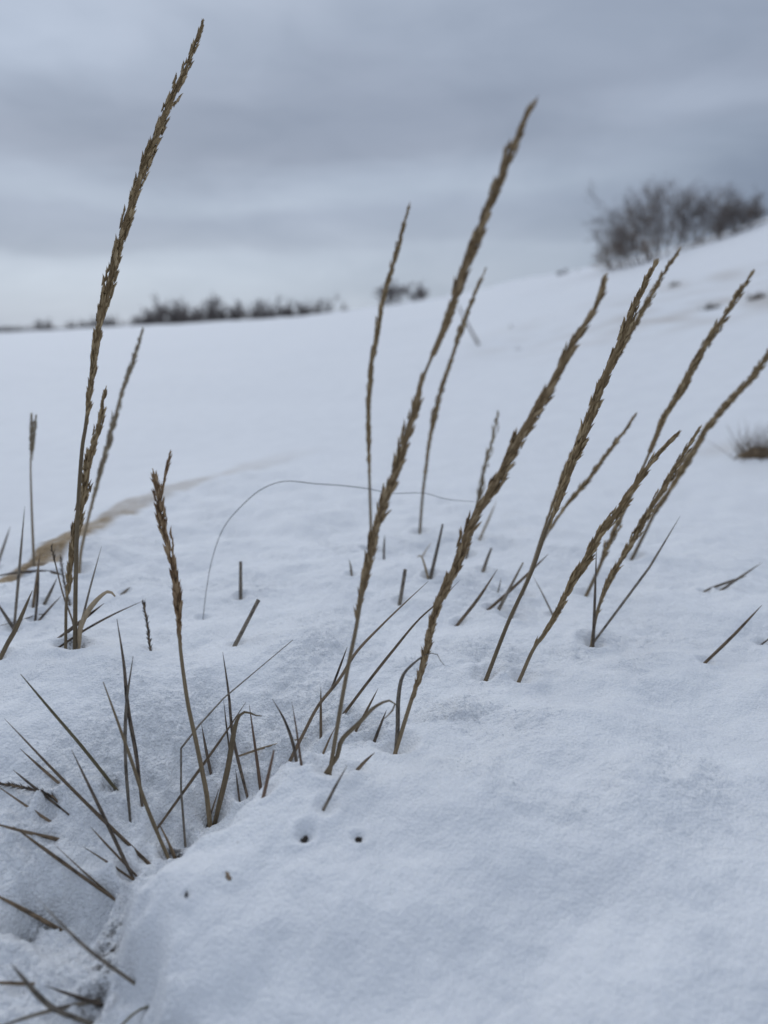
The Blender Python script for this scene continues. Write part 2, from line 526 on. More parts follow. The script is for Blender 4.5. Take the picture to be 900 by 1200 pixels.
BLADES = []; STALKS = []
def blade(label, path, w, m='grey', lean=0.0, flat=.5, tip=.12, kink=False, lie=False, groove=.18, name='grass_shoot', hollow=False, bow=0.0, twist=None):
    BLADES.append((label, path, w, m, lean, flat, tip, kink, lie, groove, name, hollow, bow, twist))

def make_blade_mesh(mb, P, w, tip, flat, groove, hollow, kink, base_f=.8, twist=None, roll=None):
    Ln = np.linalg.norm(np.diff(P, axis=0), axis=1).sum()
    n = int(max(10, min(60, Ln / .004)))
    Q = polyline(P, n) if kink else catmull(P, n)
    t = np.linspace(0, 1, len(Q))
    W = w * (base_f + (1 - base_f) * np.minimum(1, t * 4))
    if not hollow: W = W * (1 - (1 - tip) * np.clip((t - .5) / .5, 0, 1) ** 2.0)
    jit = np.array([random.gauss(0, 1) for _ in Q]); jit = np.convolve(jit, np.ones(5) / 5, 'same')
    W = W * (1 + .10 * jit)
    tube(mb, Q, W, flat, 8, groove, random.uniform(-1.2, 1.2) if twist is None else twist, random.uniform(-.5, .5) if roll is None else roll, True, hollow)

def run_blades():
    for (label, path, w, m, lean, flat, tip, kink, lie, groove, name, hollow, bow, twist) in BLADES:
        P, d0 = lift(path, lean, None, lie, bow)
        dm = np.mean([(p - CAM).dot(FWD) for p in P])
        hw = w * .46 * dm / FPX
        DIPS.append((P[0][0], P[0][1], max(.005, hw * 3), .0042))
        mb = MB()
        make_blade_mesh(mb, sink(P) if not lie else P, hw, tip, flat, groove, hollow, kink, twist=twist)
        o = mb.build(name, m, None, P[0])
        cat = {'grass_shoot': 'grass blade', 'broken_stem': 'broken stem', 'dry_leaf': 'dry leaf', 'dry_filament': 'filament'}[name]
        tag(o, label, cat, BLADE_GROUP if name == 'grass_shoot' else None)

def stalk(label, path, head_from, wpx, stem_px, lean=0.0, loose=0.0, hm='seed', sm='straw', bow=0.0, extra=(), depth_add=0.0, dens=1.0, gap=None, hl=None):
    STALKS.append((label, path, head_from, wpx, stem_px, lean, loose, hm, sm, bow, extra, depth_add, dens, gap, hl))

def run_stalks():
    for k, (label, path, head_from, wpx, stem_px, lean, loose, hm, sm, bow, extra, depth_add, dens, gap, hl) in enumerate(STALKS):
        rng = np.random.default_rng(100 + k)
        P, d0 = lift(path, lean, None, False, bow)
        e = empty('seed_stalk', P[0])
        tag(e, label, 'grass stalk', STALK_GROUP)
        dm = np.mean([(p - CAM).dot(FWD) for p in P])
        DIPS.append((P[0][0], P[0][1], .009, .008))
        full = catmull(sink(P, .02), 140)
        # stem runs on inside the head, thinning out
        t = np.linspace(0, 1, len(full))
        mb = MB()
        tube(mb, full[:-4], stem_px * .42 * dm / FPX * (1 - .72 * t[:-4] ** 1.3), 1.0, 7)
        mb.build('stem', sm, e, P[0])
        # head: portion of the path from the listed pixel on
        hp = [i for i, q in enumerate(path) if q[1] <= head_from][0]
        H = catmull(P[hp:], 160)
        rm = wpx * .70 * dm / FPX
        mb = MB()
        tc_ = np.linspace(0, 1, len(H) - 3)
        core = rm * (.32 if loose < .3 else .16) * np.minimum(1, .25 + tc_ * 2.5) * np.minimum(1, (1 - tc_) * 4 + .15)
        if gap: core = np.where((tc_ > gap[0] - .02) & (tc_ < gap[1] + .02), rm * .12, core)
        tube(mb, H[:-3], core, 1.0, 8)
        parts = [(0, 1)] if not gap else [(0, gap[0]), (gap[1], 1)]
        for (a, b) in parts:
            Hs = H[int(a * 159):int(b * 159) + 1]
            seed_head(mb, Hs, rm, loose, hl or min(.0098, max(.006, rm * 2.1)) * rng.uniform(.85, 1.15), rng, dens=dens)
        mb.build('seed_head', hm, e, P[0])
        for (nm, pth, w, m, lo, fl, tip, kink) in extra:
            kn = int(np.argmin([abs(q[0] - pth[0][0]) + abs(q[1] - pth[0][1]) for q in path]))
            Q, _ = lift(pth, lo, float((P[kn] - CAM).dot(FWD)))
            hw = w * .5 * dm / FPX
            mb = MB()
            if nm == 'branch':
                Qc = catmull(Q, 60)
                tube(mb, Qc, .0004, 1.0, 5)
                seed_head(mb, Qc, hw, .2, .007, rng, dens=.8)
                mb.build('seed_branch', hm, e, P[0])
            else:
                make_blade_mesh(mb, sink(Q, .01), hw, tip, fl, .2, False, kink)
                mb.build('leaf', m, e, P[0])

# ------------------------------------------------------------------ seed stalks (pixels of the photograph, base first)
stalk('tallest seed stalk, its slim head rising highest against the clouds',
      [(88, 758), (89, 670), (92, 587), (97, 520), (100, 503), (107, 447), (115, 390), (131, 320), (145, 270), (162, 215), (185, 155), (202, 115), (220, 75), (237, 29)],
      505, 14.5, 6.5, lean=-.02, loose=.1, extra=(
          ('leaf', [(92, 757), (95, 733), (110, 707), (128, 693), (135, 699)], 8, 'tan', -.01, .35, .2, False),
          ('leaf', [(90, 755), (97, 723), (107, 683), (119, 640)], 4.5, 'grey', 0.02, .5, .15, False)))
stalk('shorter stalk with frayed lower head pressed close to the tallest stalk',
      [(77, 756), (78, 703), (80, 690), (83, 660), (88, 623), (95, 597), (100, 573), (105, 537), (115, 503), (123, 461)],
      704, 13, 4.5, lean=.015, loose=.25)
stalk('blurred pale seed stalk leaning behind the tallest stalk, rooted past the sandy ridge',
      [(93, 668), (95, 647), (103, 610), (113, 570), (122, 537), (132, 500), (143, 460), (157, 420), (167, 387)],
      612, 8.5, 4.5, lean=.08, loose=.05, hm='seed_pale', sm='tan')
stalk('thin upright pale stalk with a narrow split top, standing behind the sandy ridge',
      [(40, 666), (39, 640), (37, 590), (36, 545), (37, 515), (37, 487)], 545, 5.0, 4.2, lean=.0, loose=.2, hm='seed_pale', sm='tan',
      extra=(('branch', [(38, 540), (40, 515), (42, 490)], 4.5, None, 0, 1, 1, False),))
stalk('russet stalk with a ragged forked tip standing alone in the snow hollow',
      [(245, 957), (242, 930), (230, 870), (220, 823), (212, 765), (210, 742), (207, 697), (198, 647), (190, 610), (185, 577), (182, 563)],
      800, 13, 7.5, lean=-.05, loose=.42, hm='seed_russet', sm='straw', dens=.8,
      extra=(('branch', [(187, 600), (190, 575), (195, 553), (198, 537)], 7, None, 0, 1, 1, False),))
stalk('second tallest stalk, soft in focus, its head ending at the cloud above the field',
      [(388, 895), (400, 823), (408, 780), (417, 737), (425, 690), (433, 653), (442, 613), (456, 575), (467, 545), (475, 515), (484, 488), (497, 440), (513, 403), (528, 365), (540, 327), (553, 293), (570, 250), (587, 207), (603, 167), (623, 127)],
      740, 15.5, 7.5, lean=-.14, loose=.12, hm='seed_red', gap=(.54, .57),
      extra=(('leaf', [(388, 897), (395, 887), (400, 868), (420, 848), (440, 828), (457, 821), (463, 825), (458, 835), (448, 844)], 6.5, 'straw', -.01, .45, .25, False),
             ('branch', [(438, 640), (444, 600), (448, 577)], 8, None, 0, 1, 1, False)))
stalk('very slim stalk behind the second tallest one, its tip level with the bush',
      [(436, 645), (435, 627), (433, 563), (432, 513), (432, 470), (435, 430), (442, 390), (448, 353), (457, 323), (468, 283), (479, 243)],
      570, 9.0, 4.2, lean=.06, loose=.12)
stalk('slim curved stalk crossing the field edge between the two long blurred heads',
      [(492, 623), (495, 583), (498, 557), (505, 508), (515, 463), (527, 427), (540, 387), (553, 353), (569, 315)],
      585, 8.5, 4.0, lean=.08, loose=.1)
stalk('thick blurred head leaning forward over the snow, bent leaf at its foot',
      [(465, 876), (480, 827), (493, 787), (503, 747), (513, 710), (527, 680), (540, 647), (553, 613), (577, 573), (593, 543), (610, 510), (637, 468), (650, 443), (670, 405), (695, 365), (708, 331)],
      830, 17.5, 7.0, lean=-.12, loose=.12, hm='seed_red',
      extra=(('leaf', [(464, 878), (466, 853), (467, 817), (472, 792), (482, 780), (500, 767), (511, 766), (517, 776), (521, 780)], 6, 'grey', -.03, .45, .3, False),))
stalk('short sparse stalk with a jagged loose tip half hidden behind the thick blurred head',
      [(546, 655), (553, 620), (560, 590), (567, 553), (573, 530), (577, 515), (583, 486)], 620, 9, 4.0, lean=.03, loose=.7, dens=.6, hm='seed_pale')
stalk('sharp braided stalk with long bare stem, front one of the pair below the bush',
      [(572, 790), (597, 726), (623, 670), (640, 622), (655, 587), (668, 548), (683, 514), (699, 470), (714, 431), (729, 397), (746, 354), (767, 311)],
      645, 15, 6.0, lean=-.01, loose=.18)
stalk('rear stalk of the crossed pair below the bush, only its tip showing clear',
      [(600, 722), (622, 668), (637, 622), (650, 586), (664, 548), (680, 512), (696, 470), (714, 432), (742, 384), (757, 358), (776, 323), (797, 292)],
      625, 11, 4.5, lean=.05, loose=.1)
stalk('small thin stalk branching out low behind the sharp braided one',
      [(613, 695), (638, 632), (649, 613), (668, 587), (686, 566), (705, 540), (725, 514), (744, 487)], 635, 8, 3.5, lean=.05, loose=.05)
stalk('long stalk with tip pointing at the snow patch on the slope, thin below its head',
      [(687, 698), (701, 668), (716, 631), (731, 600), (746, 566), (757, 540), (768, 514), (779, 488), (796, 462), (811, 432), (828, 403), (846, 375), (863, 349), (881, 320)],
      680, 13, 5, lean=.03, loose=.08, gap=(.16, .36))
stalk('short sharp stalk leaning low, covered in husks almost down to the snow',
      [(611, 792), (625, 761), (640, 739), (653, 717), (670, 683), (686, 657), (703, 626), (720, 605), (738, 579), (755, 553), (772, 531), (792, 511)],
      765, 13, 5.5, lean=-.01, loose=.15)
stalk('blurred stalk leaning furthest, its tip cut off by the picture edge',
      [(742, 652), (755, 626), (768, 600), (785, 574), (803, 544), (816, 522), (828, 503), (844, 483), (863, 462), (883, 440), (900, 416), (930, 376)],
      628, 12.5, 5, lean=.06, loose=.08)
stalk('twisted stalk in front of the furthest leaning one, kinked blade at its foot',
      [(694, 752), (698, 725), (709, 691), (725, 661), (742, 633), (755, 609), (768, 587), (781, 566), (794, 544), (807, 522), (819, 503)],
      728, 10.5, 5, lean=.0, loose=.1)

# ------------------------------------------------------------------ blades
B = blade
# beside the twisted stalk and out on the open snow
B('dark straight blade standing at the foot of the twisted stalk', [(695, 757), (697, 705), (699, 641)], 4, 'dark', .0)
B('long thin blade kinked halfway, leaning away from the twisted stalk over open snow', [(697, 751), (761, 665), (797, 605)], 3.6, 'grey', .03, kink=True)
B('fallen blade resting across another one on the open snow', [(826, 693), (848, 684), (875, 675)], 3.6, 'grey', .01)
B('longer fallen blade crossed by another one on the open snow', [(846, 691), (868, 676), (893, 659)], 3.2, 'grey', .02)
B('single straight blade slanting up from the empty snow beyond the sharp stalks', [(827, 776), (860, 744), (893, 709)], 4, 'brown', .0, flat=.6)
B('blade tip cut off by the picture edge beside the single slanting blade', [(893, 755), (905, 746), (925, 730)], 4, 'dark', .0)
B('thin pointed blade slanting between the thick blurred head and the braided stalk', [(537, 731), (560, 702), (583, 667)], 4.2, 'brown', .0)
B('stiff square-cut blade crossing another at the foot of the braided stalk', [(584, 715), (598, 688), (613, 659)], 5, 'grey', .0, tip=.7)
B('low blade passing under the braided stalk, rising to a sharp tip', [(573, 714), (600, 690), (643, 649)], 4, 'brown', .02)
B('thin blade leaning the opposite way just past the braided stem', [(647, 719), (636, 696), (624, 674)], 3, 'grey', .01)
B('short cut blade in bare snow behind the thick blurred head', [(567, 667), (571, 655), (576, 642)], 4.5, 'grey', .0, tip=.7)
B('hair thin sprig beside the crossing blades near the braided stem', [(584, 692), (586, 684), (587, 677)], 2.2, 'grey', .0)
B('faint pale blade behind the thick blurred head', [(563, 630), (572, 610), (582, 587)], 3, 'tan', .02)
B('upright square-cut blade next to a small bent leaf behind the stalks', [(505, 675), (512, 645), (519, 614)], 5, 'grey', .0, tip=.75)
B('small leaf bent over like a hook beside the upright square-cut blade', [(501, 675), (497, 660), (493, 651), (488, 653)], 4, 'tan', -.01, name='dry_leaf')
B('tiny pale blade above the small hooked leaf', [(495, 652), (500, 644), (506, 635)], 3, 'tan', .01)
B('stubby stem with a frayed top between the two long blurred stalks', [(469, 704), (472, 686), (475, 667)], 5, 'grey', .0, flat=.9, groove=0, name='broken_stem', hollow=True)
B('short thin spike sticking straight up behind the second tallest stalk', [(450, 657), (450, 642), (451, 627)], 3, 'grey', .0)
B('tiny leaning spike alone in the snow under the arched filament', [(412, 673), (411, 664), (409, 655)], 3.2, 'grey', .0)
B('short vertical broken stem alone in snow inside the arched filament', [(282, 699), (282, 678), (282, 658)], 4.6, 'grey', .0, flat=.95, groove=0, name='broken_stem', hollow=True)
B('slanted broken stem with a dark hollow end, below the vertical one', [(276, 755), (289, 730), (303, 703)], 5.4, 'grey', .0, flat=.95, groove=0, name='broken_stem', hollow=True)
B('hair thin dark filament arching high over the snow', [(238, 725), (242, 690), (250, 650), (263, 617), (283, 593), (307, 573), (333, 564), (370, 567), (400, 569), (433, 573), (457, 578), (497, 578), (523, 585), (556, 588)], .9, 'hair', .06, flat=1, groove=0, tip=.6, name='dry_filament', twist=0.0)
# around the feet of the two long blurred stalks
B('long curved dark blade sweeping up behind the second tallest stalk', [(338, 895), (357, 857), (373, 827), (397, 797), (417, 765), (447, 733), (475, 706), (502, 681)], 5, 'brown', .02)
B('straight dark blade running parallel below the long curved one', [(402, 838), (433, 797), (460, 763), (490, 727), (513, 706), (539, 680)], 4.2, 'brown', .02)
B('short spike forking off the long curved blade beside the stem', [(389, 806), (397, 785), (407, 758)], 3.2, 'dark', .0)
B('short straight spike rising behind the arched leaf of the second tallest stalk', [(419, 853), (431, 830), (443, 807)], 3.4, 'brown', .0)
B('drooping tip of dark leaf under the arch beside the second tallest stalk', [(439, 868), (447, 847), (453, 832)], 4, 'dark', .0)
B('small thin sprout against the foot of the second tallest stalk', [(380, 880), (386, 866), (393, 852)], 3.2, 'brown', .0)
B('curved dark blade crossing at the foot of the long sweeping blade', [(347, 890), (343, 870), (333, 843), (319, 819)], 4.4, 'dark', .0)
B('reddish upright blade touching the curved dark one', [(353, 895), (348, 860), (342, 822)], 4.2, 'red', .0)
B('slim vertical spike halfway along the long sweeping blade', [(376, 858), (376, 830), (376, 805)], 3.4, 'brown', .0)
B('pale blade lying flat on the snow behind the reddish spikes', [(280, 886), (310, 876), (347, 867), (360, 864)], 4, 'tan', .0, lie=True)
B('tall reddish spike next to the folded brown leaf', [(305, 921), (299, 875), (292, 825)], 5, 'red', .0)
B('short thick reddish stub at the edge of the snow mound', [(310, 928), (316, 902), (321, 879)], 5.2, 'red', .0, tip=.5)
B('broad brown leaf folded over at its top, curled tip hanging', [(255, 951), (267, 900), (276, 850), (281, 838), (289, 834), (298, 838), (307, 839)], 7, 'straw', -.01, flat=.35, tip=.15, name='dry_leaf')
B('thin sprout hugging the folded brown leaf', [(248, 951), (253, 935), (258, 920)], 3, 'brown', .0)
B('tall thin dark blade running down past the folded leaf tip', [(289, 930), (273, 863), (268, 813), (261, 764)], 3.8, 'dark', .0)
B('short dark spike parallel to the tall thin blade', [(269, 880), (265, 848), (262, 820)], 3, 'dark', .0)
B('little dark sprout beside the foot of the tall thin blade', [(280, 933), (278, 917), (276, 901)], 3.2, 'dark', .0)
B('short dark blade behind the stem of the russet stalk', [(246, 901), (241, 876), (236, 848)], 4, 'dark', .0)
B('kinked blade, upright below then bending off in a long straight tip', [(217, 989), (212, 925), (212, 877), (233, 850), (262, 818), (343, 750)], 4.4, 'grey', .03, kink=True, tip=.5)
B('slanting thin blade crossing behind the russet stem up to the folded leaf', [(187, 967), (233, 903), (260, 865), (288, 823)], 3.6, 'brown', .03)
B('long pale-ribbed blade from the dark crevice, crossing two dark spotted blades', [(197, 1005), (184, 975), (170, 940), (156, 897), (143, 860), (121, 799)], 5, 'straw', .0, tip=.3)
B('short brown leaf stub in the dark crevice', [(204, 1004), (196, 985), (187, 967)], 8, 'brown', .0, flat=.5, tip=.4, name='dry_leaf')
B('tall dark spotted blade, taller of two crossing each other in the hollow', [(166, 940), (160, 887), (150, 830), (145, 777), (137, 725)], 5, 'dark', .0)
B('dark spotted blade, lower of two crossing each other in the hollow', [(152, 955), (147, 887), (148, 827), (156, 769)], 4.4, 'grey', .01)
B('thick olive blade slanting down into a dark melt hole', [(130, 918), (95, 874), (60, 833), (24, 790)], 6.5, 'olive', .01, tip=.2)
B('longest brown blade slanting across the hollow to the crevice', [(170, 1008), (120, 960), (67, 907), (5, 842)], 5.5, 'brown', .02)
B('thin blade tip lying just above the longest brown blade', [(68, 917), (45, 897), (23, 877)], 3.4, 'brown', .01)
B('short dark blade at the rim of the hollow above the seedy twig', [(62, 940), (38, 921), (15, 902)], 3.4, 'dark', .01)
B('brown blade under the seedy twig at the picture edge', [(53, 959), (27, 942), (-12, 915)], 4, 'brown', .01)
B('flat brown leaf lying across the edge of the small snow lump', [(60, 982), (30, 975), (-15, 963)], 6, 'brown', .0, flat=.4, tip=.5, name='dry_leaf')
B('brown blade reaching from the flat leaf down to the crevice', [(124, 1047), (70, 1008), (15, 968)], 5.4, 'brown', .0)
B('shorter brown blade sharing the foot of the one below the flat leaf', [(126, 1046), (94, 1018), (62, 988)], 4, 'brown', .01)
B('short blade lying low beside the round edge of the snow mound', [(150, 1027), (125, 1010), (97, 992)], 4.2, 'brown', .0)
B('short slim blade between the longest brown blade and the mound edge', [(147, 1013), (127, 992), (106, 969)], 3.8, 'brown', .0)
B('dark straight blade crossing the longest brown blade to the mound edge', [(153, 1023), (117, 947), (84, 879)], 4.4, 'dark', .0)
B('dark blade entering the snow lump from the picture edge, lower than the flat leaf', [(67, 1088), (35, 1070), (-12, 1045)], 5.5, 'brown', .0)
B('long grey blade on the lower snow, blurred at its upper end', [(156, 1151), (100, 1110), (40, 1050)], 6.5, 'grey', -.035)
B('blurred grey blade in the lowest corner, crossing two others', [(102, 1198), (60, 1180), (13, 1130)], 8, 'grey', -.02)
B('short dark blade stub at the edge of the lowest corner', [(30, 1153), (10, 1152), (-15, 1151)], 5, 'brown', .0)
B('dark blade lying with its end in a small hole in the lowest corner', [(110, 1175), (80, 1165), (53, 1155)], 7, 'dark', .0)
B('pale blurred blade crossing low under the dark one in the lowest corner', [(107, 1174), (60, 1184), (3, 1202), (-20, 1212)], 6.5, 'grey', -.01)
B('tan broken leaf poking from the bottom of the snow mound', [(167, 1182), (155, 1190), (140, 1204)], 9, 'olive', -.01, flat=.4, tip=.6, name='dry_leaf')
B('short blade standing on the mound crest above the two seed holes', [(382, 943), (394, 920), (407, 897)], 4.8, 'grey', .0)
B('brown speckled blade tip behind the mound, above the single holes', [(418, 903), (428, 892), (439, 882)], 4.6, 'brown', .0)
# beside the sandy ridge
B('tall thin blade before the sandy ridge, nearest to the thin upright stalk', [(17, 731), (23, 663), (29, 593)], 3.6, 'grey', .0)
B('blade tip poking over the sandy ridge at the picture edge', [(-5, 668), (0, 653), (12, 617)], 3.6, 'grey', .0)
B('dark blade lying level along the sandy ridge', [(67, 672), (30, 670), (-10, 676)], 4, 'dark', .0)
B('upright spike in front of the thin upright stalk', [(39, 710), (43, 680), (47, 647)], 4, 'brown', .0)
B('lower thin spike just below the upright one by the ridge', [(41, 729), (44, 700), (46, 668)], 3.2, 'dark', .0)
B('thick pale stem forking near the picture edge below the ridge', [(2, 768), (10, 752), (17, 740), (38, 692)], 5.5, 'straw', .0)
B('short prong of the forked pale stem below the ridge', [(17, 738), (8, 724), (-6, 702)], 4.4, 'grey', .0)
B('short slanted blade between the ridge and the tallest stalk', [(53, 706), (60, 692), (67, 677)], 4, 'grey', .0)
B('thin blade lying low across the snow behind the forked stem', [(50, 720), (20, 728), (-10, 736)], 2.8, 'dark', .0)
B('slanted blade reaching from the snow toward the tallest stalk', [(45, 728), (58, 713), (72, 698)], 3, 'dark', .0)
B('dark leaf lying across the foot of the tallest stalk', [(68, 749), (95, 728), (122, 707)], 4.6, 'dark', -.01)
B('long low blade stretching from the tallest stalk to the hanging seedy twig', [(73, 756), (100, 738), (133, 720), (168, 704)], 3.4, 'dark', .0)
B('tiny leaf scrap lying behind the low blade tip', [(146, 694), (149, 691), (153, 688)], 4, 'grey', .0, name='dry_leaf')

run_blades()
run_stalks()

# seedy dark twigs
def seedy_twig(label, path, w, lean=0.0, head=(0.0, 1.0), base_depth=None):
    P, d0 = lift(path, lean, base_depth)
    rng = np.random.default_rng(len(path) * 31 + int(path[0][0]))
    e = empty('seedy_twig', P[0]); tag(e, label, 'twig')
    Q = catmull(sink(P, .008), 50)
    mb = MB(); tube(mb, Q, .0009 * (1 - .4 * np.linspace(0, 1, len(Q))), 1, 6); mb.build('stem', 'brown', e, P[0])
    mb = MB()
    for i in range(int(len(Q) * head[0]) + 3, int(len(Q) * head[1]) - 1):
        t = unit(Q[i + 1] - Q[i])
        for _ in range(2):
            o = unit(np.cross(t, rng.normal(size=3)))
            dv = unit(t + o * (.35 + .3 * rng.random()))
            husk(mb, Q[i] + o * .0005, dv, unit(np.cross(dv, o)), .0034 + .0018 * rng.random(), .0008)
    mb.build('seed_head', 'seed_dark', e, P[0])
    DIPS.append((P[0][0], P[0][1], .005, .003))
seedy_twig('dark twig with a seedy knob at its top, leaning toward the tallest stalk', [(88, 746), (85, 728), (75, 700), (66, 665), (60, 640)], 5, .01, (.72, 1))
seedy_twig('fuzzy dark twig standing between the ridge and the tallest stalk', [(81, 706), (75, 680), (71, 653)], 5, .0)
seedy_twig('small dark seedy twig standing upright at the end of the low blade', [(176, 760), (172, 727), (168, 706)], 6, .0)
seedy_twig('dark seedy twig lying at the picture edge above the hollow', [(58, 932), (23, 922), (-12, 917)], 5, .0)

# seeds lying in their small melt holes
def seed_thing(label, px, py, r, m, stretch, name, cat, depth):
    p = point(px, py, hit(px, py))
    DIPS.append((p[0], p[1], r * 2.0, depth))
    mb = MB(); b0 = 0
    nu, nv = 8, 7
    for i in range(nv):
        for j in range(nu):
            th = math.pi * (i + .5) / nv; a = 2 * math.pi * j / nu
            q = 1 + .5 * random.uniform(-1, 1)
            v = np.array((math.cos(a) * math.sin(th) * stretch[0], math.sin(a) * math.sin(th) * stretch[1], math.cos(th) * stretch[2])) * r * q
            mb.v.append(v); mb.al.append(0); mb.ar.append(0)
    for i in range(nv - 1):
        for j in range(nu):
            k = (j + 1) % nu
            mb.f.append((i * nu + j, (i + 1) * nu + j, (i + 1) * nu + k, i * nu + k))
    mb.f.append(tuple(range(nu))); mb.f.append(tuple((nv - 1) * nu + j for j in reversed(range(nu))))
    o = mb.build(name, m)
    o.location = (p[0], p[1], p[2] - depth * .75)
    o.rotation_euler = (random.uniform(-.4, .4), random.uniform(-.4, .4), random.uniform(0, 3))
    tag(o, label, cat)
seed_thing('larger dark seed sunk in a melt hole on the front mound', 357, 978, .0021, 'pellet', (1.5, .8, .9), 'dark_seed', 'seed', .0045)
seed_thing('dark seed with a small stalk sunk in its hole below the bent leaf', 420, 981, .0017, 'pellet', (1.0, .7, 1.6), 'dark_seed', 'seed', .0035)
seed_thing('slim dark seed lying on the mound near the crevice', 218, 1047, .0011, 'pellet', (.9, .8, 2.4), 'dark_seed', 'seed', .0018)
seed_thing('tan husk flake lying on the front mound', 267, 1025, .0014, 'flake', (2.0, .9, .3), 'husk_flake', 'husk', .0006)

# ------------------------------------------------------------------ ground: one sheet out to the horizon
def graded(lo, hi, step, far_lo, far_hi, g=1.04):
    core = list(np.arange(lo, hi, step))
    s, x = step, core[-1]
    while x < far_hi: s *= g; x += s; core.append(x)
    s, x = step, core[0]; pre = []
    while x > far_lo: s *= g; x -= s; pre.append(x)
    return np.array(pre[::-1] + core)
gx = graded(-.44, .44, .0016, -420, 420)
gy = graded(.20, .92, .0016, -60, 600)
X, Y = np.meshgrid(gx, gy)
xf, yf = X.ravel(), Y.ravel()
Z = height(xf, yf)
me = bpy.data.meshes.new('ground')
nx, ny = len(gx), len(gy)
me.vertices.add(nx * ny)
me.vertices.foreach_set('co', np.stack([xf, yf, Z], 1).ravel().astype(np.float32))
idx = np.arange(nx * ny).reshape(ny, nx)
quads = np.stack([idx[:-1, :-1], idx[:-1, 1:], idx[1:, 1:], idx[1:, :-1]], -1).reshape(-1, 4)
nq = len(quads)
me.loops.add(nq * 4); me.loops.foreach_set('vertex_index', quads.ravel().astype(np.int32))
me.polygons.add(nq); me.polygons.foreach_set('loop_start', np.arange(0, nq * 4, 4, dtype=np.int32))
me.polygons.foreach_set('use_smooth', np.ones(nq, bool))
me.update(calc_edges=True)
# where blown sand shows through the snow
cd, cs, ct = seg_dist(xf, yf, CREST)
sdist = cd * cs + .006 * vnoise(xf * 9, yf * 9, 51) + .004 * vnoise(xf * 40, yf * 40, 52)
wid = .010 + .075 * np.clip(ct - .1, 0, 1)
sand = (1 - sstep(.6, 1.3, np.abs(sdist - .010) / wid)) * (1 - .62 * sstep(.30, .50, ct) - .22 * sstep(.5, .75, ct)) * (1 - sstep(.72, .86, ct))
d_ = np.hypot(xf, yf)
sand *= sstep(.5, .6, yf)
def spot(px, py, rx, ry, amp):
    p = point(px, py, hit(px, py)); r = np.hypot(p[0], p[1])
    q = ((xf - p[0]) / rx) ** 2 + ((yf - p[1]) / ry) ** 2
    return amp * np.exp(-q) * np.clip(.5 + 1.6 * vnoise(xf * 4, yf * 4, 61), 0, 1.3)
for a in ((790, 335, .55, .7, .34), (830, 366, .7, .5, .40), (740, 373, .5, .35, .30), (885, 352, .5, .5, .45), (605, 408, .25, .4, .16), (600, 385, .3, .5, .14), (889, 530, .09, .09, .95)):
    sand = np.maximum(sand, spot(*a))
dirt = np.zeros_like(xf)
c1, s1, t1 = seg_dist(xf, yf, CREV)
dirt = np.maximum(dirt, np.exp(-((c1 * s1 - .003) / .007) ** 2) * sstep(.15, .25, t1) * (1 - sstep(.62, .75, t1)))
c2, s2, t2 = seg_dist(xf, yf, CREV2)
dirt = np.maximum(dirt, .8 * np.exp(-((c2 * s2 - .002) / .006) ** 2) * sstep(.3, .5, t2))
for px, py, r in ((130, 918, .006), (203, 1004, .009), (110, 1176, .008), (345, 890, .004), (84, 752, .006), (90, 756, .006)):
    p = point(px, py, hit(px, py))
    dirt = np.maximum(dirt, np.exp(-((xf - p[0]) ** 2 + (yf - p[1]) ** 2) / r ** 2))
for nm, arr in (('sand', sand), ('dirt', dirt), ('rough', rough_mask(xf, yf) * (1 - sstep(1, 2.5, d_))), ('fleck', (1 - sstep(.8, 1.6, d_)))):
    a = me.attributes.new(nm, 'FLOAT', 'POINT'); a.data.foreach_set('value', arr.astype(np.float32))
me.materials.append(M['snow'])
ground = bpy.data.objects.new('ground', me); C.objects.link(ground)
tag(ground, 'snow covered dune with a sandy ridge and open snowfield', None, None, 'structure')

# loose ice grains lying on the rough snow
g_ = np.random.default_rng(3)
n_ = 170000
py_ = .24 + (1.05 - .24) * g_.random(n_) ** 1.0; px_ = (g_.random(n_) * 2 - 1) * .56 * py_
keep = g_.random(n_) < np.clip(rough_mask(px_, py_) * 1.2 - .22, 0, 1) * sstep(-.3, .2, vnoise(px_ * 45, py_ * 45, 71) + .1)
px_, py_ = px_[keep], py_[keep]; n_ = len(px_)
pz_ = height(px_, py_)
rr = .00028 + .0011 * g_.random(n_) ** 3
octa = np.array([(1, 0, 0), (-1, 0, 0), (0, 1, 0), (0, -1, 0), (0, 0, 1), (0, 0, -1)], float)
of = np.array([(0, 2, 4), (2, 1, 4), (1, 3, 4), (3, 0, 4), (2, 0, 5), (1, 2, 5), (3, 1, 5), (0, 3, 5)])
V_ = octa[None] + g_.normal(size=(n_, 6, 3)) * .28
qq = g_.normal(size=(n_, 3, 3)); qq = np.linalg.qr(qq)[0]
V_ = np.einsum('nij,nkj->nki', qq, V_) * rr[:, None, None] * (.6 + .8 * g_.random((n_, 1, 3)))
V_[:, :, 2] *= .45                                    # thin plates lying on the snow
V_ += np.stack([px_, py_, pz_ + rr * .25], 1)[:, None]
F_ = (of[None] + (np.arange(n_) * 6)[:, None, None]).reshape(-1, 3)
mg = bpy.data.meshes.new('snow_grains'); mg.from_pydata(V_.reshape(-1, 3).tolist(), [], F_.tolist()); mg.materials.append(M['ice'])
grains = bpy.data.objects.new('snow_grains', mg); C.objects.link(grains)
tag(grains, 'loose icy snow grains sprinkled around the grass', None, None, 'stuff')

